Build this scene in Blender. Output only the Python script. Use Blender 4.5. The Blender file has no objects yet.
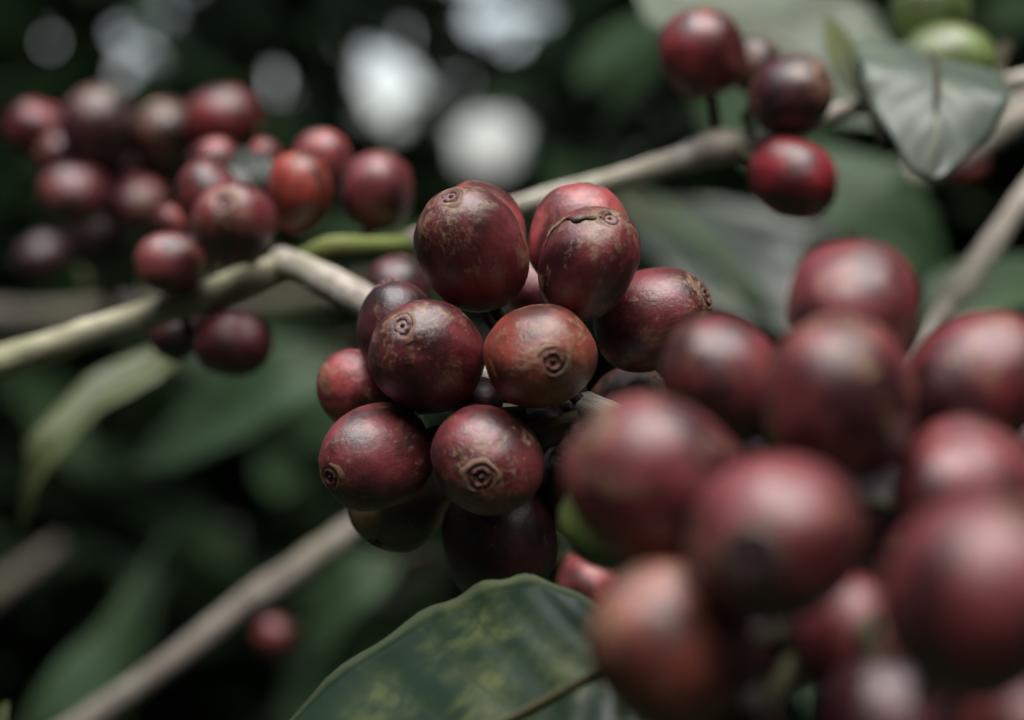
import bpy, math, random
from mathutils import Vector, Matrix, noise as mnoise

random.seed(7)
R = math.radians
scene = bpy.context.scene
COL = scene.collection

# ------------------------------------------------------------------ camera
PITCH = R(-4.0)
CAM = Vector((0.0, 0.0, 1.2))
FWD = Vector((0, math.cos(PITCH), math.sin(PITCH)))
UPV = Vector((0, -math.sin(PITCH), math.cos(PITCH)))
RGT = Vector((1, 0, 0))
LENS, SENS = 72.0, 36.0
K = SENS / LENS / 1024.0                     # metres per pixel per metre of depth

def at(px, py, d):
    return CAM + FWD * d + RGT * ((px - 512) * K * d) - UPV * ((py - 360) * K * d)

def project(p):
    v = p - CAM
    d = v.dot(FWD)
    if d < 0.02:
        return None
    return 512 + v.dot(RGT) / (K * d), 360 - v.dot(UPV) / (K * d), d

def camdir(x, y, t):                          # right, up, towards the lens
    return (RGT * x + UPV * y - FWD * t).normalized()

cd = bpy.data.cameras.new('camera')
cam = bpy.data.objects.new('camera', cd)
COL.objects.link(cam)
cam.location = CAM
cam.rotation_euler = (math.pi / 2 + PITCH, 0, 0)
cd.lens, cd.sensor_width = LENS, SENS
cd.clip_start, cd.clip_end = 0.01, 2000
cd.dof.use_dof = True
cd.dof.focus_distance = 0.243
cd.dof.aperture_fstop = 11.0
scene.camera = cam

# ------------------------------------------------------------------ helpers
def link(name, mesh, mat=None, parent=None):
    o = bpy.data.objects.new(name, mesh)
    COL.objects.link(o)
    if mat and not mesh.materials:
        mesh.materials.append(mat)
    if parent:
        o.parent = parent
    return o

def tag(o, label=None, cat=None, group=None, kind=None):
    if label: o['label'] = label
    if cat: o['category'] = cat
    if group: o['group'] = group
    if kind: o['kind'] = kind
    return o

def empty(name, loc=(0, 0, 0)):
    o = bpy.data.objects.new(name, None)
    o.empty_display_size = 0.01
    COL.objects.link(o)
    o.location = loc
    return o

def mesh_from(name, verts, faces, uvs=None, smooth=True):
    me = bpy.data.meshes.new(name)
    me.from_pydata([tuple(v) for v in verts], [], faces)
    if uvs:
        ul = me.uv_layers.new(name='UVMap')
        for l in me.loops:
            ul.data[l.index].uv = uvs[l.vertex_index]
    if smooth:
        me.polygons.foreach_set('use_smooth', [True] * len(me.polygons))
    me.update()
    return me

def catmull(pts, n):
    out = []
    P = [pts[0] + (pts[0] - pts[1])] + list(pts) + [pts[-1] + (pts[-1] - pts[-2])]
    for i in range(1, len(P) - 2):
        a, b, c, d = P[i - 1], P[i], P[i + 1], P[i + 2]
        for j in range(n):
            t = j / n
            out.append(0.5 * ((2 * b) + (c - a) * t + (2 * a - 5 * b + 4 * c - d) * t * t
                              + (3 * b - a - 3 * c + d) * t ** 3))
    out.append(pts[-1].copy() if hasattr(pts[-1], 'copy') else pts[-1])
    return out

def catf(vals, n):
    return [v.x for v in catmull([Vector((v, 0, 0)) for v in vals], n)]

def tube(name, pts, radii, sub=8, seg=14, rough=0.0, seed=0, flat=1.0):
    P = catmull(pts, sub)
    Rr = catf(radii, sub)
    verts, faces, uvs = [], [], []
    ref = Vector((0.13, 0.2, 1)).normalized()
    L = 0.0
    for i, p in enumerate(P):
        t = (P[min(i + 1, len(P) - 1)] - P[max(i - 1, 0)]).normalized()
        s = t.cross(ref).normalized()
        u = s.cross(t).normalized()
        if i: L += (P[i] - P[i - 1]).length
        for k in range(seg):
            a = 2 * math.pi * k / seg
            d = s * math.cos(a) + u * math.sin(a) * flat
            r = Rr[i]
            if rough:
                q = p / max(r, 1e-5) * 0.35 + d * 0.9
                r *= 1 + rough * mnoise.noise(q + Vector((seed, 0, 0)))
            verts.append(p + d * r)
            uvs.append((k / seg, L))
    n = len(P)
    for i in range(n - 1):
        for k in range(seg):
            k2 = (k + 1) % seg
            faces.append((i * seg + k, i * seg + k2, (i + 1) * seg + k2, (i + 1) * seg + k))
    faces.append(tuple(range(seg - 1, -1, -1)))
    faces.append(tuple((n - 1) * seg + k for k in range(seg)))
    return mesh_from(name, verts, faces, uvs)

# ------------------------------------------------------------------ materials
class NT:
    def __init__(self, name):
        self.m = bpy.data.materials.new(name)
        self.m.use_nodes = True
        self.t = self.m.node_tree
        self.t.nodes.clear()
    def n(self, typ, **kw):
        nd = self.t.nodes.new(typ)
        for k, v in kw.items():
            setattr(nd, k, v)
        return nd
    def l(self, a, b):
        self.t.links.new(a, b)
    def val(self, sock, v):
        if hasattr(v, 'links') or isinstance(v, bpy.types.NodeSocket):
            self.l(v, sock)
        else:
            sock.default_value = v
    def math(self, op, a, b=0.0, c=0.0, clamp=False):
        nd = self.n('ShaderNodeMath', operation=op)
        nd.use_clamp = clamp
        self.val(nd.inputs[0], a); self.val(nd.inputs[1], b); self.val(nd.inputs[2], c)
        return nd.outputs[0]
    def mix(self, f, a, b, blend='MIX'):
        nd = self.n('ShaderNodeMix', data_type='RGBA', blend_type=blend)
        self.val(nd.inputs[0], f)
        self.val(nd.inputs[6], a if not isinstance(a, tuple) else (*a, 1)[:4])
        self.val(nd.inputs[7], b if not isinstance(b, tuple) else (*b, 1)[:4])
        return nd.outputs[2]
    def noise(self, vec, scale, detail=4, rough=0.55, dist=0.0):
        nd = self.n('ShaderNodeTexNoise')
        if vec is not None: self.l(vec, nd.inputs['Vector'])
        nd.inputs['Scale'].default_value = scale
        nd.inputs['Detail'].default_value = detail
        nd.inputs['Roughness'].default_value = rough
        nd.inputs['Distortion'].default_value = dist
        return nd.outputs['Fac']
    def smooth(self, x, lo, hi):
        nd = self.n('ShaderNodeMapRange', interpolation_type='SMOOTHSTEP')
        self.val(nd.inputs[0], x); nd.inputs[1].default_value = lo; nd.inputs[2].default_value = hi
        return nd.outputs[0]
    def bump(self, h, strength, dist, normal=None):
        nd = self.n('ShaderNodeBump')
        nd.inputs['Strength'].default_value = strength
        nd.inputs['Distance'].default_value = dist
        self.l(h, nd.inputs['Height'])
        if normal is not None: self.l(normal, nd.inputs['Normal'])
        return nd.outputs[0]
    def out(self, color, rough, spec=0.5, normal=None, coat=0.0, trans=0.0, sss=0.0):
        b = self.n('ShaderNodeBsdfPrincipled')
        self.val(b.inputs['Base Color'], color if not isinstance(color, tuple) else (*color, 1)[:4])
        self.val(b.inputs['Roughness'], rough)
        self.val(b.inputs['Specular IOR Level'], spec)
        b.inputs['Coat Weight'].default_value = coat
        b.inputs['Coat Roughness'].default_value = 0.25
        if normal is not None:
            self.l(normal, b.inputs['Normal'])
        o = self.n('ShaderNodeOutputMaterial')
        if trans > 0:
            tr = self.n('ShaderNodeBsdfTranslucent')
            self.val(tr.inputs['Color'], color if not isinstance(color, tuple) else (*color, 1)[:4])
            ms = self.n('ShaderNodeMixShader')
            ms.inputs[0].default_value = trans
            self.l(b.outputs[0], ms.inputs[1]); self.l(tr.outputs[0], ms.inputs[2])
            self.l(ms.outputs[0], o.inputs[0])
        else:
            self.l(b.outputs[0], o.inputs[0])
        return self.m

def skin_material(name, tan=(0.36, 0.23, 0.135), darkmul=0.30, lightmul=1.55):
    t = NT(name)
    tc = t.n('ShaderNodeTexCoord'); oi = t.n('ShaderNodeObjectInfo')
    off = t.n('ShaderNodeVectorMath', operation='SCALE'); 
    cmb = t.n('ShaderNodeCombineXYZ')
    for i in range(3): t.l(oi.outputs['Random'], cmb.inputs[i])
    t.l(cmb.outputs[0], off.inputs[0]); off.inputs['Scale'].default_value = 37.0
    add = t.n('ShaderNodeVectorMath', operation='ADD')
    t.l(tc.outputs['Object'], add.inputs[0]); t.l(off.outputs[0], add.inputs[1])
    v = add.outputs[0]
    sep = t.n('ShaderNodeSeparateXYZ'); t.l(tc.outputs['Object'], sep.inputs[0])
    z = sep.outputs[2]
    big = t.noise(v, 1.1, 3, 0.5)
    mid = t.noise(v, 4.5, 7, 0.68, 0.4)
    fine = t.noise(v, 26, 5, 0.7)
    base = oi.outputs['Color']
    dark = t.mix(1.0, base, (darkmul, darkmul * 0.85, darkmul * 0.9), 'MULTIPLY')
    light = t.mix(1.0, base, (lightmul, lightmul * 0.95, lightmul * 0.95), 'MULTIPLY')
    c = t.mix(t.smooth(big, 0.36, 0.62), dark, light)
    c = t.mix(t.math('MULTIPLY', t.smooth(mid, 0.44, 0.66), 0.55), c, dark)
    c = t.mix(t.math('MULTIPLY', t.smooth(fine, 0.52, 0.70), 0.35), c, light)
    # tan, scurfy patch round the navel and more of it on the flanks, broken into grains
    fib = t.n('ShaderNodeMapping'); t.l(v, fib.inputs[0]); fib.inputs['Scale'].default_value = (1.0, 1.0, 0.55)
    gr1 = t.noise(fib.outputs[0], 13, 9, 0.76, 0.4)
    gr2 = t.noise(fib.outputs[0], 3.2, 8, 0.68, 0.7)
    zz = t.math('ADD', z, t.math('MULTIPLY', t.math('SUBTRACT', mid, 0.5), 1.7))
    cap = t.smooth(zz, 0.25, 1.25)
    flank = t.smooth(t.noise(v, 1.5, 3, 0.5, 0.6), 0.46, 0.66)
    cover = t.math('MULTIPLY', t.math('MAXIMUM', cap, t.math('MULTIPLY', flank, 0.9)), oi.outputs['Alpha'], clamp=True)
    # the grain shows wherever it rises above a threshold set by the cover
    g = t.math('ADD', t.math('MULTIPLY', gr1, 0.5), t.math('MULTIPLY', gr2, 0.5))
    th = t.math('SUBTRACT', 0.595, t.math('MULTIPLY', cover, 0.195))
    olive = t.math('MULTIPLY', t.math('SUBTRACT', g, th), 9.0, clamp=True)
    olive = t.math('MULTIPLY', olive, 0.72)
    tn = t.mix(t.smooth(big, 0.42, 0.6), tan, (tan[0] * 0.85, tan[1] * 0.62, tan[2] * 0.62))
    tn = t.mix(t.smooth(gr1, 0.45, 0.7), (tan[0] * 0.6, tan[1] * 0.55, tan[2] * 0.5), tn)
    c = t.mix(olive, c, tn)
    # pale specks
    vo = t.n('ShaderNodeTexVoronoi'); vo.inputs['Scale'].default_value = 7.5
    t.l(v, vo.inputs['Vector'])
    sepc = t.n('ShaderNodeSeparateColor'); t.l(vo.outputs['Color'], sepc.inputs[0])
    size = t.math('MULTIPLY', t.math('POWER', sepc.outputs[0], 3.0), 0.13)
    dot = t.math('LESS_THAN', vo.outputs['Distance'], size)
    c = t.mix(t.math('MULTIPLY', dot, 0.45), c, (0.42, 0.33, 0.24))
    # dark nicks
    vo2 = t.n('ShaderNodeTexVoronoi'); vo2.inputs['Scale'].default_value = 3.1
    t.l(v, vo2.inputs['Vector'])
    sp2 = t.n('ShaderNodeSeparateColor'); t.l(vo2.outputs['Color'], sp2.inputs[0])
    nick = t.math('LESS_THAN', vo2.outputs['Distance'], t.math('MULTIPLY', t.math('POWER', sp2.outputs[1], 5.0), 0.10))
    c = t.mix(t.math('MULTIPLY', nick, 0.7), c, (0.03, 0.015, 0.012))
    # meridian streaks
    rough = t.math('ADD', 0.34, t.math('MULTIPLY', t.math('ADD', mid, olive), 0.14))
    h = t.math('ADD', t.math('MULTIPLY', mid, 1.0), t.math('MULTIPLY', dot, 0.25))
    h = t.math('ADD', h, t.math('MULTIPLY', fine, 0.22))
    nrm = t.bump(h, 0.36, 0.0004)
    return t.out(c, rough, 0.8, nrm)

def navel_material(name, rim, pit, ring):
    t = NT(name)
    tc = t.n('ShaderNodeTexCoord')
    sep = t.n('ShaderNodeSeparateXYZ'); t.l(tc.outputs['Object'], sep.inputs[0])
    r = t.math('SQRT', t.math('ADD', t.math('MULTIPLY', sep.outputs[0], sep.outputs[0]),
                              t.math('MULTIPLY', sep.outputs[1], sep.outputs[1])))
    nz = t.noise(tc.outputs['Object'], 12, 5, 0.7)
    r2 = t.math('ADD', r, t.math('MULTIPLY', t.math('SUBTRACT', nz, 0.5), 0.07))
    cr = t.n('ShaderNodeValToRGB'); t.l(r2, cr.inputs[0])
    e = cr.color_ramp.elements
    e[0].position = 0.0; e[0].color = (*[x * 0.8 for x in rim], 1)
    e[1].position = 0.28; e[1].color = (*ring, 1)
    for p, c in ((0.035, pit), (0.075, rim), (0.12, rim), (0.16, pit), (0.19, [x * 0.7 for x in ring]), (0.235, ring)):
        k = e.new(p); k.color = (*c, 1)
    nrm = t.bump(nz, 0.4, 0.0003)
    return t.out(cr.outputs[0], 0.55, 0.35, nrm)

def bark_material(name, a, b, lichen, green=0.0):
    t = NT(name)
    tc = t.n('ShaderNodeTexCoord')
    mp = t.n('ShaderNodeMapping'); t.l(tc.outputs['UV'], mp.inputs[0]); mp.inputs['Scale'].default_value = (6, 60, 1)
    streak = t.noise(mp.outputs[0], 2.0, 6, 0.7, 0.5)
    nz = t.noise(tc.outputs['Object'], 160, 6, 0.65)
    big = t.noise(tc.outputs['Object'], 55, 3, 0.5)
    c = t.mix(t.smooth(streak, 0.35, 0.65), a, b)
    c = t.mix(t.math('MULTIPLY', t.smooth(nz, 0.5, 0.66), 0.7), c, lichen)
    c = t.mix(t.math('MULTIPLY', t.smooth(big, 0.48, 0.62), 0.55 + green), c, (0.17, 0.20, 0.06))
    h = t.math('ADD', streak, nz)
    return t.out(c, 0.75, 0.3, t.bump(h, 0.6, 0.0006))

def leaf_material(name, top, vein, rough=0.38, blotch=None, blotch_amt=0.0, trans=0.18, spec=0.5, bmp=0.25, spots=False):
    """u runs along the blade, v across it (0.5 is the midrib)."""
    t = NT(name)
    tc = t.n('ShaderNodeTexCoord')
    sep = t.n('ShaderNodeSeparateXYZ'); t.l(tc.outputs['UV'], sep.inputs[0])
    u, w = sep.outputs[0], t.math('ABSOLUTE', t.math('SUBTRACT', sep.outputs[1], 0.5))
    ob = tc.outputs['Object']
    nz = t.noise(ob, 120, 5, 0.6)
    bg = t.noise(ob, 38, 4, 0.6)
    # side veins: slanted lines, arching towards the tip
    ph = t.math('SUBTRACT', t.math('MULTIPLY', u, 9.0), t.math('MULTIPLY', t.math('POWER', w, 0.8), 3.4))
    fr = t.math('ABSOLUTE', t.math('SUBTRACT', t.math('FRACT', ph), 0.5))
    side = t.math('SUBTRACT', 1.0, t.smooth(fr, 0.0, 0.07))
    mid = t.math('SUBTRACT', 1.0, t.smooth(w, 0.008, 0.03))
    c = t.mix(t.smooth(bg, 0.35, 0.65), tuple(x * 0.7 for x in top), tuple(x * 1.3 for x in top))
    c = t.mix(t.math('MULTIPLY', nz, 0.25), c, tuple(x * 0.5 for x in top))
    c = t.mix(t.math('MULTIPLY', side, 0.16), c, vein)
    c = t.mix(t.math('MULTIPLY', mid, 0.85), c, vein)
    if blotch:
        if spots:      # yellowing that gathers between the veins along one half of the blade, and a paler margin
            bz = t.noise(ob, 150, 5, 0.65, 0.3)
            pl = t.noise(ob, 45, 2, 0.5)
            k = t.math('MULTIPLY', t.smooth(bz, 0.40, 0.72), t.smooth(pl, 0.42, 0.66))
            k = t.math('MULTIPLY', k, t.math('SUBTRACT', 1.0, t.math('MULTIPLY', side, 0.8)))
            c = t.mix(t.math('MULTIPLY', t.smooth(w, 0.455, 0.49), 0.6), c, (0.08, 0.10, 0.06))
        else:
            k = t.smooth(t.noise(ob, 75, 6, 0.7, 0.8), 0.53, 0.68)
        c = t.mix(t.math('MULTIPLY', k, blotch_amt), c, blotch)
    puff = t.math('MULTIPLY', t.smooth(fr, 0.0, 0.5), 1.0)
    h = t.math('ADD', t.math('MULTIPLY', puff, 0.8), t.math('SUBTRACT', t.math('MULTIPLY', nz, 0.25), mid))
    rg = t.math('ADD', rough, t.math('MULTIPLY', bg, 0.15))
    return t.out(c, rg, spec, t.bump(h, bmp, 0.0008), trans=trans)

M_SKIN = skin_material('cherry_skin')
M_GREEN = skin_material('unripe_cherry_skin', tan=(0.22, 0.26, 0.08), darkmul=0.65, lightmul=1.25)
M_NAVEL = navel_material('navel_scar', (0.11, 0.04, 0.036), (0.03, 0.011, 0.011), (0.17, 0.095, 0.06))
M_OLDSCAR = navel_material('old_navel_scar', (0.05, 0.024, 0.022), (0.022, 0.011, 0.011), (0.10, 0.06, 0.048))
M_STALK = bark_material('stalk_green', (0.028, 0.026, 0.013), (0.048, 0.040, 0.022), (0.06, 0.05, 0.033), -0.4)
M_BARK = bark_material('twig_bark', (0.23, 0.20, 0.165), (0.44, 0.40, 0.345), (0.54, 0.51, 0.45), -0.38)
M_LICHEN = bark_material('mossy_twig_bark', (0.23, 0.215, 0.13), (0.46, 0.44, 0.32), (0.58, 0.59, 0.48), -0.15)
M_GREENTWIG = bark_material('green_twig_bark', (0.10, 0.13, 0.025), (0.17, 0.20, 0.05), (0.24, 0.26, 0.10), 0.0)
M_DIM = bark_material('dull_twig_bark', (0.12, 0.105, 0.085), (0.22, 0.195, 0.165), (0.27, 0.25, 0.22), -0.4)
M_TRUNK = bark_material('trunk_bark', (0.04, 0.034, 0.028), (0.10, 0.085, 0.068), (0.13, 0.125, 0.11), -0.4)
LEAF_DARK = leaf_material('leaf_dark', (0.009, 0.021, 0.010), (0.06, 0.075, 0.03), 0.25, (0.15, 0.17, 0.055), 0.5, trans=0.05, spec=0.6, bmp=0.12, spots=True)
LEAF_GREY = leaf_material('leaf_greygreen', (0.034, 0.047, 0.038), (0.11, 0.13, 0.08), 0.30, (0.20, 0.22, 0.09), 0.5)
LEAF_PALE = leaf_material('leaf_pale', (0.13, 0.16, 0.12), (0.26, 0.26, 0.16), 0.34, (0.30, 0.20, 0.09), 0.45)
LEAF_HANG = leaf_material('leaf_dusty_green', (0.115, 0.15, 0.12), (0.15, 0.18, 0.10), 0.36, (0.20, 0.22, 0.10), 0.4, bmp=0.15)
LEAF_YELLOW = leaf_material('leaf_yellowgreen', (0.075, 0.105, 0.035), (0.19, 0.20, 0.09), 0.40, (0.20, 0.10, 0.02), 0.35, trans=0.3)
LEAF_BUSH = leaf_material('bush_leaf', (0.030, 0.060, 0.025), (0.05, 0.08, 0.03), 0.48, None, 0.0, trans=0.15, spec=0.3)
LEAF_TREE = leaf_material('tree_leaf', (0.048, 0.080, 0.038), (0.05, 0.07, 0.03), 0.55, None, 0.0, trans=0.35, spec=0.3)

# ------------------------------------------------------------------ ground
def ground_material():
    t = NT('leaf_litter_soil')
    tc = t.n('ShaderNodeTexCoord')
    a = t.noise(tc.outputs['Object'], 3, 6, 0.6)
    b = t.noise(tc.outputs['Object'], 22, 6, 0.7)
    c = t.mix(t.smooth(a, 0.35, 0.65), (0.020, 0.016, 0.011), (0.045, 0.034, 0.022))
    c = t.mix(t.math('MULTIPLY', t.smooth(b, 0.5, 0.65), 0.6), c, (0.075, 0.055, 0.032))
    return t.out(c, 0.9, 0.2, t.bump(b, 0.8, 0.03))

gv, gf = [], []
N = 60
def gz(x, y):
    r = math.hypot(x, y)
    return 0.05 * mnoise.noise(Vector((x * 0.9, y * 0.9, 0))) * min(1, 6 / (r + 0.1))
xs = [math.copysign(abs(i / 30) ** 3 * 600, i) for i in range(-30, 31)]
for y in xs:
    for x in xs:
        gv.append((x, y, gz(x, y)))
for j in range(60):
    for i in range(60):
        a = j * 61 + i
        gf.append((a, a + 1, a + 62, a + 61))
tag(link('ground', mesh_from('ground', gv, gf), ground_material()), kind='structure')

# ------------------------------------------------------------------ branches
BR = {}
def branch(key, pts, radii, mat, label, cat='branch', group=None, seed=0, rough=0.16, name='coffee_branch', sub=10):
    P = [at(*p) for p in pts]
    rr = [r * K * p[2] for r, p in zip(radii, pts)]       # given as half-widths in the picture, made metres
    base = P[0]
    o = link(name, tube(name, [p - base for p in P], rr, sub=sub, seg=18, rough=rough, seed=seed), mat)
    o.location = base
    tag(o, label, cat, group)
    BR[key] = catmull(P, 10)
    return o

b1 = branch('main', [(-900, 640, .36), (-420, 500, .335), (-120, 402, .322), (-20, 369, .318), (60, 343, .315), (140, 317, .312), (225, 288, .311), (290, 265, .311)],
       [22, 20, 19, 17, 15.5, 15, 16, 16], M_LICHEN,
       'pale mossy twig rising from the left edge to a fork beside red cherries', seed=1)
b1b = branch('main2', [(280, 262, .312), (310, 273, .304), (345, 290, .293), (380, 311, .283), (440, 352, .281), (520, 385, .276), (592, 412, .2475),
                (650, 440, .238), (720, 470, .226), (800, 500, .216), (880, 530, .208), (950, 560, .202)],
       [16, 16, 17, 17, 16, 16, 18, 17, 17, 17, 16, 14], M_BARK,
       'grey twig running from the fork into the sharp middle cherry cluster', seed=2)
b2 = branch('lateral', [(292, 262, .313), (330, 246, .308), (372, 246, .310), (405, 245, .316)],
       [8, 10, 9.5, 10], M_GREENTWIG, 'short bright green shoot leaving the twig fork', cat='shoot', name='green_shoot', seed=3, rough=.08)
b2b = branch('upper', [(400, 244, .322), (450, 230, .324), (520, 207, .325), (610, 182, .324), (680, 160, .322), (715, 148, .321), (745, 146, .322),
                 (790, 134, .322), (840, 112, .323), (900, 102, .327), (980, 90, .335), (1080, 66, .345), (1500, -40, .40)],
       [11, 12, 12, 12, 13, 19, 14, 10, 9, 9, 10, 11, 12], M_BARK,
       'thin grey twig behind the middle cluster leading to the upper right cherries', seed=4)
branch('right', [(850, 560, .25), (880, 450, .28), (905, 370, .32), (940, 316, .345), (962, 286, .35), (1000, 232, .36), (1060, 150, .37), (1110, 90, .38), (1400, -300, .45)],
       [3, 8, 10, 11, 14, 12, 12, 12, 11], M_BARK, 'grey twig slanting up at the right edge above the blurred cherries', seed=5)
branch('far_right', [(860, 208, .50), (930, 168, .50), (1024, 112, .51), (1120, 60, .52)],
       [13, 15, 16, 17], M_BARK, 'soft grey twig passing behind the drooping leaf tip', seed=6)
branch('low', [(20, 765, .40), (100, 712, .405), (180, 656, .41), (245, 606, .415), (262, 594, .416), (350, 530, .425), (430, 474, .44), (500, 420, .46), (540, 390, .47)],
       [15, 13.5, 13, 15, 15.5, 12, 10, 6, 2], M_DIM, 'long blurred grey twig crossing the dark lower left', seed=7)
branch('far_left', [(-200, 300, .75), (0, 318, .75), (150, 312, .76), (290, 300, .78), (420, 280, .8)],
       [14, 15, 14, 12, 10], M_TRUNK, 'dim brown twig far behind the left mossy twig', seed=8)
branch('far_low_left', [(-160, 720, .9), (-60, 640, .9), (0, 590, .9), (60, 545, .92)],
       [15, 15, 12, 8], M_TRUNK, 'dim brown twig blurred at the left edge below the curled leaf', seed=9)

branch('spur_a', [(74, 122, .45), (78, 145, .447), (84, 175, .447), (96, 230, .455), (110, 300, .48), (125, 420, .54)],
       [3, 6, 8, 8, 8, 8], M_TRUNK, 'dark twig carrying the dull far left cherries', seed=11)

# ------------------------------------------------------------------ cherries
def skin_mesh(seed, nu=56, nv=36, lobe=0.035, detail=0.032):
    verts, faces = [], []
    off = Vector((seed * 7.3, seed * 3.1, 0))
    for j in range(nv + 1):
        th = math.pi * j / nv
        for i in range(nu):
            ph = 2 * math.pi * i / nu
            d = Vector((math.sin(th) * math.cos(ph), math.sin(th) * math.sin(ph), math.cos(th)))
            r = 1 + detail * 1.6 * mnoise.noise(d * 1.3 + off) + detail * 0.35 * mnoise.noise(d * 4.5 + off)
            r += lobe * (abs(math.cos(ph)) - 0.6) * math.sin(th)      # two faint flattened halves with a seam
            zc = d.z
            if zc > 0:
                r += 0.012 * math.exp(-((th - 0.27) / 0.09) ** 2) - 0.028 * math.exp(-(th / 0.2) ** 2)
            else:
                r -= 0.06 * math.exp(-((math.pi - th) / 0.22) ** 2)
            # superelliptic fullness
            r *= 1 + 0.03 * (math.sin(2 * th) ** 2)
            verts.append(d * r)
    for j in range(nv):
        for i in range(nu):
            i2 = (i + 1) % nu
            faces.append((j * nu + i, (j + 1) * nu + i, (j + 1) * nu + i2, j * nu + i2))
    return mesh_from('skin', verts, faces)

def navel_mesh(seed, seg=40):
    rnd = random.Random(seed)
    prof = [(0.0, .030), (.025, .030), (.042, .012), (.055, -.012), (.075, -.010), (.095, .022), (.118, .036), (.142, .026), (.160, .004),
            (.178, .000), (.20, .016), (.222, .014), (.25, -.004), (.285, -.035)]
    verts, faces = [], []
    for q, (r, h) in enumerate(prof):
        for i in range(seg):
            a = 2 * math.pi * i / seg
            w = 1 + 0.13 * mnoise.noise(Vector((math.cos(a) * 1.4, math.sin(a) * 1.4, seed * 5.1 + r * 4)))
            hh = h * (0.9 + 0.9 * mnoise.noise(Vector((math.cos(a) * 2.2, math.sin(a) * 2.2, seed * 2.7 + 9))))
            verts.append((r * w * math.cos(a), r * w * math.sin(a), hh))
    for q in range(len(prof) - 1):
        for i in range(seg):
            i2 = (i + 1) % seg
            faces.append((q * seg + i, (q + 1) * seg + i, (q + 1) * seg + i2, q * seg + i2))
    return mesh_from('navel', verts, faces)

SKINS = [skin_mesh(s) for s in range(9)]
NAVELS = [navel_mesh(s) for s in range(5)]
for m in NAVELS: m.materials.append(M_NAVEL)

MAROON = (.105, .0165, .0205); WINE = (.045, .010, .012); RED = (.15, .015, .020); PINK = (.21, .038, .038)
ORANGE = (.15, .030, .020); BROWN = (.065, .022, .014); OLIVE = (.075, .055, .018); BRICK = (.118, .021, .024)
CRIMSON = (.15, .008, .014); GREEN = (.10, .16, .035); DKGREEN = (.07, .12, .025)

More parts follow.
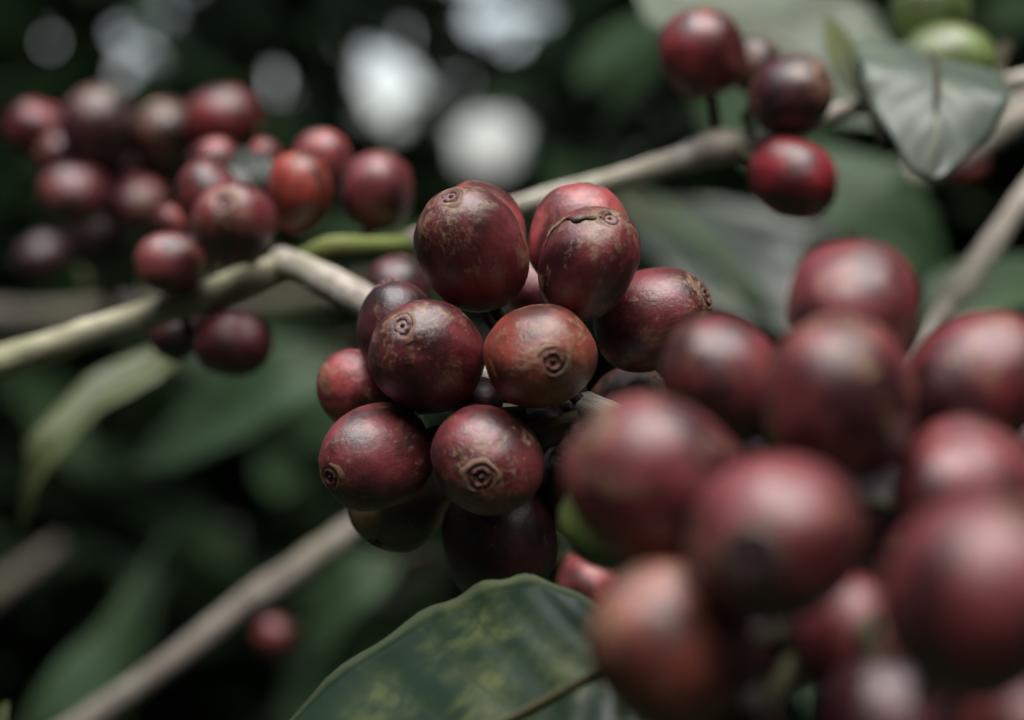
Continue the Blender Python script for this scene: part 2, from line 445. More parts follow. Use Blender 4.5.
# key, cx, cy, half-width px, length ratio, depth, navel (px position, or direction), colour, olive, branch, group, label
GM = 'cherries of the sharp middle cluster'
GF = 'cherries of the blurred front cluster'
GL = 'cherries around the twig fork on the left'
GA = 'cherries of the dull far left cluster'
GR = 'cherries on the upper right twig'
C = [
 # --- middle, in focus
 ('m1', 472, 249, 54, 1.28, .247, (452, 199), MAROON, .85, 'main2', GM, 'oval maroon cherry at the top left of the sharp cluster, brown scar facing up'),
 ('m1b', 480, 243, 52, 1.18, .2535, (-.1, .8, -.2), PINK, .25, 'main2', GM, 'pink-edged cherry showing as a thin rim behind the topmost oval maroon cherry'),
 ('m2', 427, 356, 56, 1.16, .243, (405, 326), MAROON, .75, 'main2', GM, 'maroon cherry with a ringed scar, below the top oval one'),
 ('m3', 401, 336, 46, 1.2, .252, (-.25, .95, .1), WINE, .35, 'main2', GM, 'dark cherry with an upright brown crown, tucked behind the ringed maroon one'),
 ('m4', 540, 356, 55, 1.08, .238, (552, 361), ORANGE, 1.0, 'main2', GM, 'orange-topped cherry facing us at the heart of the sharp cluster'),
 ('m5', 356, 389, 39, 1.05, .258, (-.75, .3, -.4), PINK, 1.0, 'main2', GM, 'small pinkish speckled cherry at the far left of the sharp cluster'),
 ('m6', 377, 457, 51, 1.22, .243, (333, 475), BRICK, .55, 'main2', GM, 'glossy red cherry with its scar on the left end, lower left of the cluster'),
 ('m7', 487, 460, 57, 1.08, .238, (482, 474), MAROON, .8, 'main2', GM, 'round cherry with a grey shine and big ringed scar, bottom of the sharp cluster'),
 ('m8', 398, 497, 50, 1.08, .258, (-.3, -.6, .3), OLIVE, .3, 'main2', GM, 'dark olive cherry showing only its underside below the glossy red one'),
 ('m9', 500, 541, 57, 1.1, .252, (.3, -.9, -.1), WINE, .3, 'main2', GM, 'nearly black cherry hanging lowest above the big spotted leaf'),
 ('m10', 588, 264, 51, 1.22, .243, (608, 221), MAROON, .95, 'main2', GM, 'brownish oval cherry with a cracked seam near its scar, upper right of cluster'),
 ('m11', 579, 238, 49, 1.12, .2535, (.2, .85, .1), PINK, .4, 'main2', GM, 'pink cherry peeking out above and behind the cracked brownish one'),
 ('m12', 652, 319, 53, 1.14, .252, (704, 297), MAROON, .9, 'main2', GM, 'mottled cherry pointing right with a pale ragged scar, right side of cluster'),
 ('m13', 536, 289, 32, 1.1, .27, (.2, .6, -.3), RED, .3, 'main2', GM, 'red cherry glimpsed in the gap between the two top cherries'),
 ('m14', 628, 413, 44, 1.1, .262, (.5, .7, .3), BROWN, 1.0, 'main2', GM, 'dark brown cherry under the mottled right-pointing one'),
 ('m15', 588, 488, 50, 1.15, .256, (560, 452), WINE, .3, 'main2', GM, 'blackish cherry in shadow between sharp and blurred clusters'),
 ('m17', 478, 403, 26, 1.1, .2495, (.1, .2, -.9), WINE, .2, 'main2', GM, 'added shade-dark filler cherry deep in the middle, between the ringed and the orange-topped ones'),  # filler fruit, coloured dark to stand for the shade in this gap
 ('m19', 543, 424, 25, 1.1, .2475, (.3, .1, -.9), WINE, .2, 'main2', GM, 'added shade-dark filler cherry deep in the gap below the orange-topped one'),  # another filler, its dark colour deepens the shade between the fruits
 ('m16', 592, 588, 36, 1.1, .30, (.2, -.3, .5), PINK, .3, 'low', GM, 'soft red cherry low behind the tip of the big spotted leaf'),
 ('m18', 398, 293, 34, 1.1, .30, (.1, .8, -.2), WINE, .2, 'main2', GM, 'dim red cherry behind the grey twig left of the top oval cherry'),
 # --- foreground
 ('f1', 852, 309, 62, 1.12, .192, (.1, .6, -.4), BRICK, .85, 'main2', GF, 'pinkish brown-capped cherry at the top of the blurred front cluster'),
 ('f2', 838, 400, 76, 1.06, .177, (-.1, .85, .35), MAROON, .85, 'main2', GF, 'large dark round cherry below the brown-capped top one in the front cluster'),
 ('f3', 655, 482, 80, 1.08, .174, (-.6, .5, .2), MAROON, .7, 'main2', GF, 'dark red cherry at the left side of the blurred front cluster'),
 ('f4', 724, 379, 59, 1.08, .196, (-.5, .6, .2), BRICK, .4, 'main2', GF, 'pinkish smaller cherry between the sharp cluster and the large dark one'),
 ('f5', 775, 538, 83, 1.04, .163, (741, 549), BRICK, .55, 'main2', GF, 'blurred cherry with a dark scar facing us, centre of the front cluster'),
 ('f6', 975, 384, 68, 1.1, .188, (.6, .5, .0), MAROON, .9, 'main2', GF, 'brown-red cherry with green patches at the right edge, highest there'),
 ('f7', 968, 494, 70, 1.1, .178, (.3, .3, -.4), BRICK, .5, 'main2', GF, 'tan-topped cherry squeezed between two bigger ones at the right'),
 ('f8', 978, 598, 94, 1.06, .142, (.2, .5, .3), BRICK, .35, 'main2', GF, 'largest, softest red cherry of the front cluster, lower right'),
 ('f9', 672, 648, 76, 1.1, .165, (-.5, .5, .1), (.13, .030, .018), 1.0, 'main2', GF, 'dark cherry with an orange-tan top beside the tip of the spotted leaf'),
 ('f10', 852, 640, 58, 1.12, .176, (.2, -.5, .2), BRICK, .7, 'main2', GF, 'narrow shaded cherry left of the largest soft red one'),
 ('f11', 722, 738, 62, 1.05, .172, (-.2, -.8, .2), WINE, .2, 'main2', GF, 'almost black cherry cut by the bottom edge below the orange-tan topped one'),
 ('f12', 1022, 738, 58, 1.05, .152, (.4, -.4, .5), PINK, .2, 'main2', GF, 'dusky pink cherry in the bottom right corner'),
 ('f13', 882, 728, 64, 1.05, .170, (.1, -.8, .2), WINE, .2, 'main2', GF, 'blackish cherry cut by the bottom edge right of the pale gap'),
 ('f14', 1040, 450, 62, 1.05, .20, (.6, .2, -.2), MAROON, .3, 'main2', GF, 'dark cherry half cut off by the right edge'),
 ('fg', 622, 512, 54, 1.1, .200, (-.6, -.6, .2), DKGREEN, .5, 'main2', GF, 'unripe green cherry showing as a rim below the dark red left one'),
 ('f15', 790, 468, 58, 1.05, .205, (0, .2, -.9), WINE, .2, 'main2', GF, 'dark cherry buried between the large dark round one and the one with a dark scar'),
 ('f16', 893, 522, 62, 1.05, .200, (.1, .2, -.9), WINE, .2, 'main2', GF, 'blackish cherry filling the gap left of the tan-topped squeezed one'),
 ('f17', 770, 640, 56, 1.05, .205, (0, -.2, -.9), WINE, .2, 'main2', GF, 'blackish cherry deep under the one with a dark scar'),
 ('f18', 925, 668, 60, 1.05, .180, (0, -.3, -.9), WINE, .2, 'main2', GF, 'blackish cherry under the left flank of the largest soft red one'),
 # --- left, around the fork
 ('l1', 234, 222, 42, 1.08, .300, (229, 206), MAROON, .8, 'main', GL, 'maroon cherry with a yellow-green scar resting above the mossy twig'),
 ('l2', 208, 195, 33, 1.08, .315, (-.3, .7, -.2), BRICK, .4, 'main', GL, 'pinkish cherry right behind the one with yellow-green scar'),
 ('l3', 171, 262, 30, 1.2, .307, (140, 268), BRICK, .7, 'main', GL, 'tan-shining cherry lying on top of the mossy twig, scar on its left'),
 ('l4', 233, 342, 34, 1.16, .312, (.85, -.2, .2), BRICK, .3, 'main', GL, 'shiny brown-red cherry hanging under the mossy twig'),
 ('l5', 178, 330, 28, 1.1, .325, (-.5, -.6, .1), WINE, .2, 'main', GL, 'dark cherry hidden in the shade under the mossy twig'),
 ('l6', 299, 193, 34, 1.2, .312, (.1, .6, .2), (.19, .024, .014), .5, 'lateral', GL, 'brightest orange-red cherry left of the green shoot'),
 ('l7', 377, 191, 37, 1.08, .318, (.2, .9, .2), MAROON, .4, 'lateral', GL, 'dark wine-red cherry standing on the green shoot'),
 ('l8', 322, 161, 30, 1.05, .33, (.1, .8, .1), PINK, .6, 'lateral', GL, 'dusty pink cherry above and between the orange-red and wine-red ones'),
 ('l9', 172, 222, 15, 1.1, .345, (-.3, .6, .1), PINK, .3, 'main', GL, 'tiny pink cherry above the tan-shining one'),
 ('l11', 216, 165, 24, 1.1, .35, (-.1, .8, .1), PINK, .3, 'main', GL, 'pink cherry tip showing left of the small grey-green leaf'),
 ('l12', 264, 160, 19, 1.1, .35, (.1, .8, .1), PINK, .4, 'main', GL, 'faded pink cherry tip showing right of the small grey-green leaf'),
 # --- far left
 ('a1', 221, 122, 29, 1.16, .42, (.8, .1, .2), (.15, .018, .02), .3, 'spur_a', GA, 'rosy red cherry at the upper right end of the far left cluster'),
 ('a2', 163, 137, 28, 1.1, .425, (.2, .7, .3), BROWN, .9, 'spur_a', GA, 'brownish cherry with a tan top beside the rosy red one'),
 ('a3', 99, 128, 33, 1.06, .425, (-.1, .8, .3), WINE, .75, 'spur_a', GA, 'dull dark cherry with a greyish top, second from the left in its cluster'),
 ('a4', 37, 129, 24, 1.05, .43, (-.8, .3, .2), RED, .2, 'spur_a', GA, 'red cherry at the far left end of the dull cluster'),
 ('a5', 64, 157, 20, 1.15, .425, (-.4, .2, .5), PINK, .2, 'spur_a', GA, 'small pink cherry wedged below the leftmost red one'),
 ('a6', 76, 194, 28, 1.1, .42, (-.3, -.2, .6), MAROON, .5, 'spur_a', GA, 'mauve shining cherry at the bottom left of the dull cluster'),
 ('a7', 136, 205, 27, 1.1, .42, (.5, -.1, .5), BRICK, .7, 'spur_a', GA, 'tan-pink cherry at the bottom right of the dull cluster'),
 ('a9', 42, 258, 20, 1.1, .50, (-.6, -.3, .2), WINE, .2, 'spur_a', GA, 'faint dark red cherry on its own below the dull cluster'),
 ('a10', 128, 168, 27, 1.05, .44, (0, -.2, -.9), WINE, .2, 'spur_a', GA, 'dark filler cherry in the middle of the far left cluster'),  # this and the next two are dark fillers closing up the cluster
 ('a11', 100, 238, 27, 1.05, .45, (0, -.8, .2), WINE, .2, 'spur_a', GA, 'dark filler cherry hanging below the mauve and tan-pink ones'),
 ('a12', 185, 168, 25, 1.05, .44, (.3, -.3, -.2), WINE, .3, 'spur_a', GA, 'dark filler cherry under the rosy red one'),
 # --- upper right
 ('r1', 702, 53, 42, 1.06, .318, (-.2, .8, .2), (.14, .016, .018), .25, 'upper', GR, 'dark red cherry highest on the upper right twig'),
 ('r2', 790, 96, 40, 1.10, .314, (822, 84), WINE, 1.0, 'upper', GR, 'dark cherry with a yellowish scar below the pale brown-blotched leaf'),
 ('r3', 793, 179, 41, 1.12, .312, (.5, -.3, .3), CRIMSON, .05, 'upper', GR, 'smooth crimson cherry hanging under the upper right twig'),
 ('r4', 755, 66, 27, 1.05, .335, (-.1, .7, -.2), BROWN, .4, 'upper', GR, 'dim brown cherry between the highest one and the yellow-scarred one'),
 ('g1', 929, 17, 40, 1.12, .345, (.3, .7, .1), DKGREEN, .2, 'upper', GR, 'darker green unripe cherry cut by the top edge'),
 ('g2', 948, 61, 39, 1.2, .336, (.85, .1, .1), GREEN, .6, 'upper', GR, 'pale green unripe cherry resting on the drooping leaf'),
 ('r5', 968, 170, 17, 1.05, .55, (0, .5, .5), CRIMSON, .1, 'far_right', GR, 'tiny blurred crimson cherry by the far grey twig'),
 ('x1', 275, 637, 20, 1.05, .50, (0, .5, .5), (.13, .018, .022), .1, 'low', GL, 'tiny blurred pink cherry below the long grey lower twig'),
]
rows = []
for c in C:
    k, cx, cy, a, ratio, d = c[:6]
    rows.append(dict(k=k, cx=cx, cy=cy, a=a, ratio=ratio, d=d, nav=c[6], col=c[7], ol=c[8], br=c[9], grp=c[10], label=c[11]))

def axis_of(r):
    n = r['nav']
    if len(n) == 2:
        L = r['a'] * r['ratio']
        dx, dy = (n[0] - r['cx']) / L, -(n[1] - r['cy']) / L
        s2 = min(dx * dx + dy * dy, 0.97)
        return camdir(dx, dy, math.sqrt(1 - s2))
    return camdir(*n)

for r in rows:
    if r['grp'] == GF: r['a'] *= 1.05
    if r['grp'] == GA:
        r['a'] *= 1.18; r['col'] = tuple(x * .8 for x in r['col'])
    r['ax'] = axis_of(r)
def support(r, u):
    """half extent of the cherry along u, metres"""
    a = r['a'] * K * r['d']; L = a * r['ratio']
    s = r['ax'].dot(u)
    return math.sqrt(L * L * s * s + a * a * (1 - s * s))
# settle the depths so that neighbours touch instead of passing through each other
for it in range(400):
    worst = 0
    for i in range(len(rows)):
        for j in range(i + 1, len(rows)):
            A, B = rows[i], rows[j]
            pa, pb = at(A['cx'], A['cy'], A['d']), at(B['cx'], B['cy'], B['d'])
            v = pb - pa; dist = v.length
            if dist > 0.03: continue
            need = 0.95 * (support(A, v / dist) + support(B, v / dist))
            if dist < need:
                ov = need - dist
                worst = max(worst, ov)
                s = 1 if B['d'] >= A['d'] else -1
                st = min(ov * 0.35, 0.0008)
                A['d'] -= s * st * 0.35; B['d'] += s * st * 0.65 if s > 0 else s * st * 0.65
    if worst < 1e-5: break
print('depth settle', it, worst)

def nearest_branch(p, key):
    best = min(BR[key], key=lambda q: (q - p).length)
    return best

for n, r in enumerate(rows):
    p = at(r['cx'], r['cy'], r['d'])
    a = r['a'] * K * r['d']; L = a * r['ratio']
    ax = r['ax']
    q = Vector((0, 0, 1)).rotation_difference(ax)
    e = empty('unripe_coffee_cherry' if r['col'] in (GREEN, DKGREEN) else 'coffee_cherry', p)
    e.rotation_mode = 'QUATERNION'; e.rotation_quaternion = q
    tag(e, r['label'], 'cherry', r['grp'])
    r['obj'] = e
    me = SKINS[n % len(SKINS)]
    green = r['col'] in (GREEN, DKGREEN)
    if green:
        me = me.copy()
        me.materials.clear()
        me.materials.append(M_GREEN)
    elif not me.materials:
        me.materials.append(M_SKIN)
    sk = link('skin', me, None, e)
    sk.rotation_euler = (0, 0, n * 1.7)
    sk.scale = (a * 1.01, a * random.uniform(.91, .99), L)
    sk.color = (*r['col'], r['ol'])
    nv = link('navel', NAVELS[n % 5], None, e)
    if r['k'] == 'f5':
        nv.data = NAVELS[1].copy(); nv.data.materials.clear(); nv.data.materials.append(M_OLDSCAR)
    nv.location = (0, 0, L * (0.985 if r['k'] == 'f5' else 0.975))
    nv.rotation_euler = (0, 0, n * 2.3)
    s = a * (1.1 + 0.25 * random.random())
    nv.scale = (s, s * random.uniform(.86, 1.1), s * (2.2 if r['k'] == 'm3' else 1.4 if r['k'] == 'm12' else 1.1))
    # stalk from the stem end of the fruit to its twig
    tgt = nearest_branch(p - ax * L, r['br'])
    loc = q.inverted() @ (tgt - p)
    s0 = Vector((0, 0, -L * 0.9))
    if (loc - s0).length > 0.012:
        loc = s0 + (loc - s0).normalized() * 0.012
    m1 = s0 + Vector((0, 0, -1)) * min(0.003, (loc - s0).length * 0.4)
    st = link('stalk', tube('stalk', [s0, m1, m1.lerp(loc, .6), loc], [.0009, .0008, .0008, .0009], sub=4, seg=8), M_STALK, e)

def on_skin(r, px, py, lift):
    # where the sight line through a picture point meets the (ellipsoid) fruit
    q = Vector((0, 0, 1)).rotation_difference(r['ax']).inverted()
    c = at(r['cx'], r['cy'], r['d']); a = r['a'] * K * r['d']; L = a * r['ratio']
    o = q @ (CAM - c); d = q @ (at(px, py, 1.0) - CAM)
    S = Vector((1 / a, 1 / a, 1 / L))
    o2 = Vector((o.x * S.x, o.y * S.y, o.z * S.z)); d2 = Vector((d.x * S.x, d.y * S.y, d.z * S.z))
    A, B, Cc = d2.dot(d2), 2 * o2.dot(d2), o2.dot(o2) - 1
    D = max(B * B - 4 * A * Cc, 0)
    tt = (-B - math.sqrt(D)) / (2 * A)
    p = o + d * tt
    return p * (1 + lift)
M_SEAM = navel_material('seam_scar', (0.05, 0.025, 0.02), (0.025, 0.012, 0.01), (0.05, 0.025, 0.018))
M_LIP = bark_material('seam_lip', (0.20, 0.13, 0.07), (0.30, 0.22, 0.13), (0.34, 0.26, 0.17), -.4)
byk = {r['k']: r for r in rows}
def seam(key, pts, w, dy, mat, name, lift):
    r = byk[key]
    P = [on_skin(r, x, y + dy, lift) for x, y in pts]
    rad = [w * .4] + [w * random.uniform(.6, 1.3) for _ in P[2:]] + [w * .5]
    link(name, tube(name, P, rad, sub=5, seg=8, rough=.5, seed=4), mat, r['obj'])
CR = [(546, 247), (551, 234), (560, 225), (568, 219), (577, 221), (585, 218), (594, 219), (601, 217)]
seam('m10', CR, .00024, 0, M_SEAM, 'seam', .002)
seam('m10', CR, .00024, -2, M_LIP, 'seam_lip', -.006)
for key, pts in (('m12', [(690, 285), (697, 290), (703, 293)]), ('m12', [(684, 283), (691, 281), (698, 284)])):
    seam(key, pts, .00016, 0, M_LIP, 'scratch', .002)

# ------------------------------------------------------------------ leaves
def leaf_grid(spine, nrm, halfw, nu=36, nv=14, fold=0.15, wave=0.05, seed=0, arch=0.0, tipsharp=1.0, pw=0.9, ex=.78):
    """spine: smoothed points base->tip; side: across direction; halfw in metres"""
    sp = catmull(spine, max(2, nu // (len(spine) - 1)))
    n = len(sp) - 1
    verts, faces, uvs = [], [], []
    for i, p in enumerate(sp):
        t = i / n
        tan = (sp[min(i + 1, n)] - sp[max(i - 1, 0)]).normalized()
        s = tan.cross(nrm).normalized()
        nr = s.cross(tan).normalized()
        w = halfw * (max(0.0, math.sin(math.pi * t ** pw)) ** ex) * (1 - 0.25 * max(0, t - .75) * 4 * tipsharp)
        w = max(w, halfw * 0.012)
        for j in range(nv + 1):
            x = 2 * j / nv - 1
            z = w * (fold * abs(x) - arch * x * x)
            z += w * wave * math.sin(t * 19 + seed + (1.3 if x > 0 else 0)) * abs(x) ** 1.5
            z += halfw * 0.05 * mnoise.noise(Vector((t * 4, x * 1.5, seed)))
            ed = 1 + (0.02 * math.sin(t * 41 + seed * 3) if abs(x) > .9 else 0)
            verts.append(p + s * (w * x * ed) + nr * z)
            uvs.append((t, j / nv))
    for i in range(n):
        for j in range(nv):
            a = i * (nv + 1) + j
            faces.append((a, a + 1, a + nv + 2, a + nv + 1))
    return sp, verts, faces, uvs

def hero_leaf(label, pts, halfw_px, side, mat, fold=.15, wave=.05, seed=0, arch=0.0, group=None, cat='leaf', pw=0.9, ex=.78):
    P = [at(*p) for p in pts]
    base = P[0]
    dm = sum(p[2] for p in pts) / len(pts)
    e = empty('coffee_leaf', base)
    tag(e, label, cat, group)
    hw = halfw_px * K * dm
    sp, v, f, uv = leaf_grid(P, side, hw, fold=fold, wave=wave, seed=seed, arch=arch, pw=pw, ex=ex)
    loc = [x - base for x in v]
    bl = link('blade', mesh_from('blade', loc, f, uv), mat, e)
    so = bl.modifiers.new('thickness', 'SOLIDIFY'); so.thickness = 0.00035; so.offset = 0
    n = len(sp) - 1
    rib = [sp[int(n * q)] - base for q in (0, .15, .3, .45, .6, .75, .9)]
    # ribs sit a hair into the blade
    mr = link('midrib', tube('midrib', rib, [.0009, .0009, .0008, .0007, .0006, .00045, .0003], sub=5, seg=8, flat=.7), M_STALK, e)
    tdir = (sp[0] - sp[2]).normalized()
    pt = [Vector((0, 0, 0)) + (sp[1] - base), tdir * .004, tdir * .010 - Vector((0, 0, .002))]
    link('petiole', tube('petiole', pt, [.0010, .0011, .0013], sub=4, seg=8), M_STALK, e)
    return e

V = lambda x, y, t: RGT * x + UPV * y - FWD * t
# big spotted leaf at the bottom
hero_leaf('big dark glossy leaf with yellow-green spots filling the bottom middle',
          [(640, 646, .212), (570, 688, .213), (474, 737, .215), (330, 803, .219), (165, 898, .225)], 208,
          V(-.25, .7, .65), LEAF_DARK, fold=-.02, wave=.008, seed=1.0, arch=.10, pw=1.05, ex=.56)
# leaf hanging down at the upper right
hero_leaf('grey-green leaf drooping with its tip down under the pale green cherries',
          [(922, 50, .352), (928, 54, .330), (936, 68, .313), (936, 112, .306), (929, 180, .302)], 76,
          V(.1, .6, .8), LEAF_HANG, fold=-.02, wave=.07, seed=2.0, arch=.05, ex=.52)
hero_leaf('small curled green leaf end at the right of the drooping leaf',
          [(1000, 66, .35), (996, 84, .345), (985, 100, .335), (972, 112, .33)], 20, V(.3, .6, .7), LEAF_GREY, seed=2.5)
hero_leaf('thin upright pale leaf stub beside the top of the drooping leaf',
          [(866, 98, .32), (852, 74, .325), (838, 44, .335), (826, 14, .35)], 15, V(-.2, .3, .9), LEAF_YELLOW, fold=.4, seed=2.8)
# large pale leaf behind the upper right cherries
hero_leaf('large pale blurred leaf with a brown blotch behind the upper right cherries',
          [(892, 128, .41), (815, 66, .415), (730, 16, .43), (620, -40, .45)], 118, V(.1, .8, .6), LEAF_PALE, fold=.1, seed=3.0)
hero_leaf('broad grey-green leaf blurred right of the middle cluster',
          [(830, 330, .52), (760, 285, .53), (690, 235, .55), (610, 190, .58)], 70, V(.35, .35, .85), LEAF_GREY, fold=.12, seed=4.0)
hero_leaf('slim dark leaf crossing the broad grey-green one right of the middle cluster',
          [(640, 200, .50), (690, 235, .49), (740, 285, .48), (775, 330, .48)], 20, V(.5, .3, .8), LEAF_BUSH, fold=.2, seed=15.0)
hero_leaf('slim bluish leaf blurred under the upper right twig',
          [(850, 240, .56), (790, 232, .56), (720, 212, .57), (650, 205, .58)], 17, V(.1, .6, .8), LEAF_GREY, fold=.2, seed=16.0)
hero_leaf('dark green leaf blurred below the drooping leaf',
          [(800, 150, .50), (850, 190, .49), (905, 235, .49), (960, 300, .5)], 62, V(.2, .5, .8), LEAF_BUSH, fold=.12, seed=5.0)
hero_leaf('yellow-green leaf curling down at left with a rusty spot near its tip',
          [(205, 335, .40), (160, 362, .40), (100, 398, .395), (58, 438, .39), (36, 478, .39), (22, 532, .395)], 27,
          V(-.5, .35, .8), LEAF_YELLOW, fold=.25, wave=.12, seed=6.0)
hero_leaf('small grey-green leaf between the pink cherry tips on the left',
          [(262, 205, .335), (256, 188, .332), (248, 168, .334), (240, 148, .34)], 26, V(0, .3, .9), LEAF_GREY, seed=7.0)
hero_leaf('narrow leaf tip poking into the bottom left corner',
          [(-60, 790, .30), (-25, 752, .30), (-2, 722, .30), (8, 702, .30)], 20, V(-.4, .6, .6), LEAF_YELLOW, seed=8.0)
hero_leaf('dim green leaf lying behind the mossy twig, left of the cluster',
          [(330, 350, .60), (270, 385, .60), (205, 425, .62), (130, 470, .65)], 48, V(-.2, .4, .8), LEAF_BUSH, fold=.15, seed=9.0)
hero_leaf('dark leaf at the right edge behind the slanting twig',
          [(900, 330, .44), (960, 300, .44), (1030, 280, .45), (1100, 270, .46)], 42, V(0, .7, .7), LEAF_BUSH, fold=.15, seed=10.0)
hero_leaf('pale leaf fragment in the gap low between the blurred front cherries',
          [(745, 612, .235), (762, 642, .236), (774, 676, .24), (782, 720, .245)], 24, V(-.2, .6, .7), LEAF_PALE, seed=11.0)
hero_leaf('dim green leaf slanting up in the lower left corner',
          [(20, 740, .7), (80, 670, .7), (130, 600, .72), (170, 530, .75)], 30, V(-.7, .1, .65), LEAF_BUSH, seed=12.0)
hero_leaf('bluish leaf blurred beside the lower twig and bottom leaf',
          [(400, 560, .62), (350, 590, .62), (310, 640, .63), (280, 700, .65)], 36, V(-.6, .25, .7), LEAF_BUSH, seed=14.0)

# ------------------------------------------------------------------ bushes and trees behind
GAPS = [(487, 140, 26), (388, 84, 22), (380, 62, 10), (386, 112, 11), (490, 4, 20), (372, 44, 8), (513, 36, 9), (384, 134, 9), (470, -30, 20), (540, 8, 7), (235, 15, 6.5), (190, 35, 5.0), (150, 60, 5.8), (100, 40, 5.8), (280, 40, 3), (265, 8, 4.3), (90, 10, 4.3), (125, 18, 5.0), (215, 55, 5.0), (170, 5, 4.3), (250, 60, 3.6), (300, 75, 3.6), (70, 70, 3.6), (690, -10, 7), (110, 75, 4.3), (205, 5, 4.3)]
_g = random.Random(5)
GAPS += [(_g.uniform(50, 285), _g.uniform(-10, 100), _g.uniform(3, 6)) for _ in range(26)]

def clear_of_gaps(vs):
    for p in vs:
        q = project(p)
        if not q or q[2] < 0.9: continue
        for gx, gy, gr in GAPS:
            if (q[0] - gx) ** 2 + (q[1] - gy) ** 2 < gr * gr:
                return False
    return True

def free_of_front(vs):
    """nothing of the bushes reaches into the space of the fruiting twigs"""
    for p in vs:
        if (p - at(512, 360, .3)).length < 0.36: return False
    return True

def leaf_cloud(rnd, centre, radii, count, size, lo=0.0):
    """many separate small bent leaves through an uneven ellipsoid volume"""
    verts, faces, uvs = [], [], []
    made = 0
    tries = 0
    while made < count and tries < count * 4:
        tries += 1
        d = Vector((rnd.gauss(0, 1), rnd.gauss(0, 1), rnd.gauss(0, 1))).normalized()
        lump = 1 + 0.30 * mnoise.noise(d * 2.2 + centre * 3)
        rr = (rnd.random() ** 0.45) * lump
        p = centre + Vector((d.x * radii[0], d.y * radii[1], d.z * radii[2])) * rr
        if p.z < lo: continue
        ang = rnd.random() * 6.283
        dr = Vector((math.cos(ang), math.sin(ang), rnd.uniform(-.75, .15))).normalized()
        L = size * rnd.uniform(.6, 1.25); W = L * rnd.uniform(.18, .25)
        s = dr.cross(Vector((rnd.uniform(-.5, .5), rnd.uniform(-.5, .5), 1))).normalized()
        nr = s.cross(dr).normalized()
        sag = rnd.uniform(.05, .25) * L
        vs, us = [], []
        for i, (t, w) in enumerate(((0, .06), (.25, .8), (.55, 1), (.82, .62), (1, .03))):
            c = p + dr * (L * (t - .5)) - Vector((0, 0, sag * t * t))
            for x in (-1, 0, 1):
                vs.append(c + s * (W * w * x) + nr * (abs(x) * W * w * .22))
                us.append((t, .5 + x * .5))
        if not clear_of_gaps(vs) or not free_of_front(vs): continue
        b = len(verts)
        verts += vs; uvs += us
        for i in range(4):
            for j in range(2):
                a = b + i * 3 + j
                faces.append((a, a + 1, a + 4, a + 3))
        made += 1
    return verts, faces, uvs

def plant(name, cat, label, x, y, height, radii, cz, count, size, mat, seed, group, trunk_r=.02, lo=.1):
    rnd = random.Random(seed)
    e = empty(name, (x, y, 0))
    tag(e, label, cat, group)
    base = Vector((x, y, 0))
    top = Vector((rnd.uniform(-.1, .1), rnd.uniform(-.1, .1), height * .85))
    link('trunk', tube('trunk', [Vector((0, 0, -.08)), top * .35 + Vector((.03, .02, 0)), top * .7, top],
                       [trunk_r * 1.2, trunk_r, trunk_r * .7, trunk_r * .3], sub=6, seg=10, rough=.12, seed=seed), M_TRUNK, e)
    # limbs
    for k in range(9):
        a = k * 2.4 + rnd.random()
        h = height * (.2 + .07 * k)
        tip = Vector((math.cos(a) * radii[0] * .8, math.sin(a) * radii[1] * .8, h + rnd.uniform(-.1, .25)))
        md = Vector((tip.x * .5, tip.y * .5, h + .12))
        pts = [Vector((top.x * h / height, top.y * h / height, h)), md, tip]
        if clear_of_gaps([p + base for p in catmull(pts, 12)]) and free_of_front([p + base for p in catmull(pts, 12)]):
            link('limb', tube('limb', pts, [trunk_r * .45, trunk_r * .3, trunk_r * .12], sub=6, seg=8, rough=.1, seed=k), M_TRUNK, e)
    v, f, uv = leaf_cloud(rnd, base + Vector((0, 0, cz)), radii, count, size, lo)
    link('crown', mesh_from('crown', [p - base for p in v], f, uv), mat, e)
    return e

GB = 'coffee bushes in the dark background'
plant('coffee_bush', 'bush', 'dark coffee bush straight behind the middle cluster', .10, 1.55, 1.9, (.75, .42, .85), 1.0, 1800, .14, LEAF_BUSH, 21, GB)
plant('coffee_bush', 'bush', 'dark coffee bush behind the left cherries and lower twig', -.85, 1.75, 1.8, (.8, .5, .85), .95, 1800, .14, LEAF_BUSH, 22, GB)
plant('coffee_bush', 'bush', 'dark coffee bush behind the right twig and drooping leaf', 1.0, 1.6, 1.9, (.8, .5, .9), 1.0, 1800, .14, LEAF_BUSH, 23, GB)
GT = 'shade trees closing the view'
for i, (x, y, lab) in enumerate(((-2.4, 3.6, 'bushy shade tree at the far left behind the bushes'), (-.8, 3.9, 'bushy shade tree behind the pale sky gaps on the left'),
                                 (.8, 3.7, 'bushy shade tree behind the bush in the middle'), (2.4, 3.8, 'bushy shade tree at the far right behind the bushes'))):
    plant('shade_tree', 'tree', lab, x, y, 4.4, (1.3, .85, 2.4), 2.2, 5500, .18, LEAF_TREE, 31 + i, GT, trunk_r=.06)

plant('shade_tree', 'tree', 'slender small-leaved tree whose crown holds the white sky gaps', -.34, 3.0, 2.3, (.95, .3, .55), 1.5, 6500, .075, LEAF_TREE, 41, GT, trunk_r=.02)
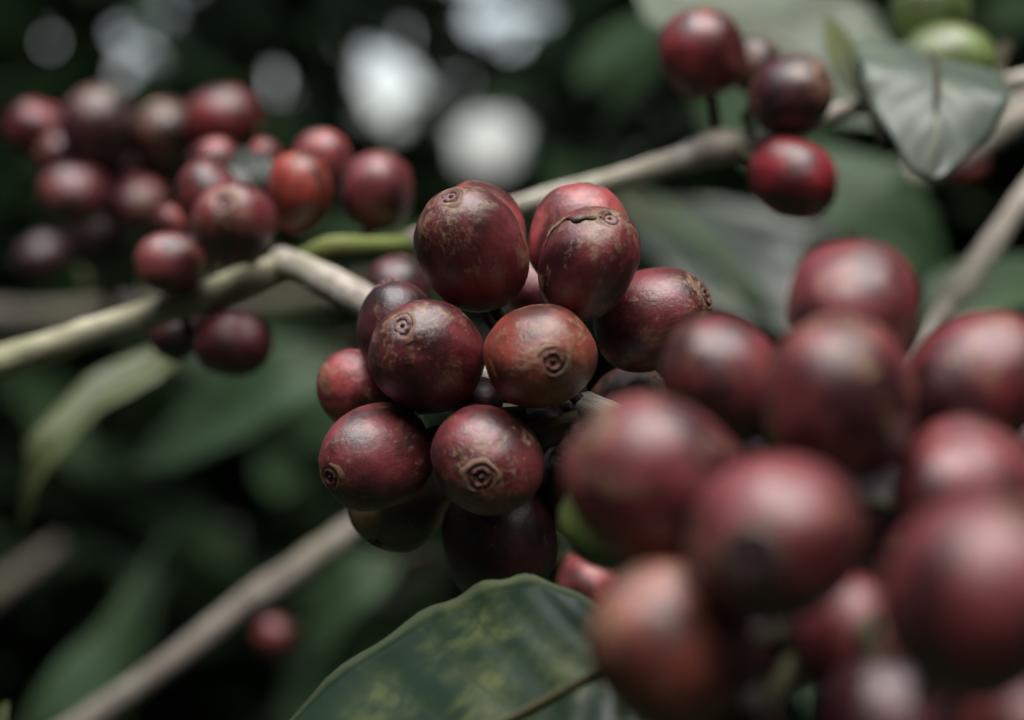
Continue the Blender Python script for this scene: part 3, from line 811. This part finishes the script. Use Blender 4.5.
# the fruiting bush, then unseen bushes and a tree added to block sky light
plant('coffee_bush', 'bush', 'the coffee bush below the fruiting twigs, its leaves in deep shade', .12, .42, 1.05, (.85, .62, .50), .52, 1500, .14, LEAF_BUSH, 50, GB)
SKY_BLOCKERS = [('off to the left of the cherries', -1.45, .75), ('left of the viewer', -1.5, 0.0), ('behind the viewer on the far left', -1.25, -.75),
        ('behind the viewer on the left', -.6, -1.3), ('straight behind the viewer', .15, -1.45), ('behind the viewer on the right', .85, -1.15),
        ('behind the viewer on the far right', 1.35, -.6), ('right of the viewer', 1.5, .1), ('off to the right of the cherries', 1.45, .8)]
for i, (lab, x, y) in enumerate(SKY_BLOCKERS):  # bushes added out of view to keep low sky off the fruit
    plant('coffee_bush', 'bush', 'unseen added sky-blocking bush ' + lab, x, y, 3.1, (.66, .6, 1.6), 1.6, 2500, .15, LEAF_BUSH, 51 + i, GB)
plant('shade_tree', 'tree', 'unseen tree added to shade the bushes from overhead', 1.2, 2.7, 5.2, (3.0, 2.2, .9), 4.6, 7000, .22, LEAF_TREE, 61, GT, trunk_r=.07)  # crown added out of view to darken the background bushes

# ------------------------------------------------------------------ light
w = bpy.data.worlds.new('World'); scene.world = w
w.use_nodes = True
nt = w.node_tree; nt.nodes.clear()
sky = nt.nodes.new('ShaderNodeTexSky'); sky.sky_type = 'NISHITA'
sky.sun_disc = False
ELEV, AZ = 77.0, 170.0
sky.sun_elevation = R(ELEV); sky.sun_rotation = R(AZ)
sky.dust_density = 3.0; sky.air_density = 1.0; sky.ozone_density = 1.0
hs = nt.nodes.new('ShaderNodeHueSaturation'); hs.inputs['Saturation'].default_value = 0.65
bg = nt.nodes.new('ShaderNodeBackground'); bg.inputs['Strength'].default_value = 0.15
wo = nt.nodes.new('ShaderNodeOutputWorld')
nt.links.new(sky.outputs[0], hs.inputs['Color']); nt.links.new(hs.outputs[0], bg.inputs['Color']); nt.links.new(bg.outputs[0], wo.inputs[0])

sd = bpy.data.lights.new('sun', 'SUN'); sd.energy = 2.1; sd.angle = R(60); sd.color = (1, .975, .94)
so = bpy.data.objects.new('sun', sd); COL.objects.link(so)
az = R(AZ)
sdir = Vector((math.sin(az) * math.cos(R(ELEV)), math.cos(az) * math.cos(R(ELEV)), math.sin(R(ELEV))))
so.rotation_euler = sdir.to_track_quat('Z', 'Y').to_euler()

vs = scene.view_settings
vs.view_transform = 'Standard'; vs.look = 'None'; vs.gamma = 1.0; vs.use_curve_mapping = False
vs.exposure = 1.25
scene.cycles.use_denoising = True
scene.cycles.max_bounces = 6
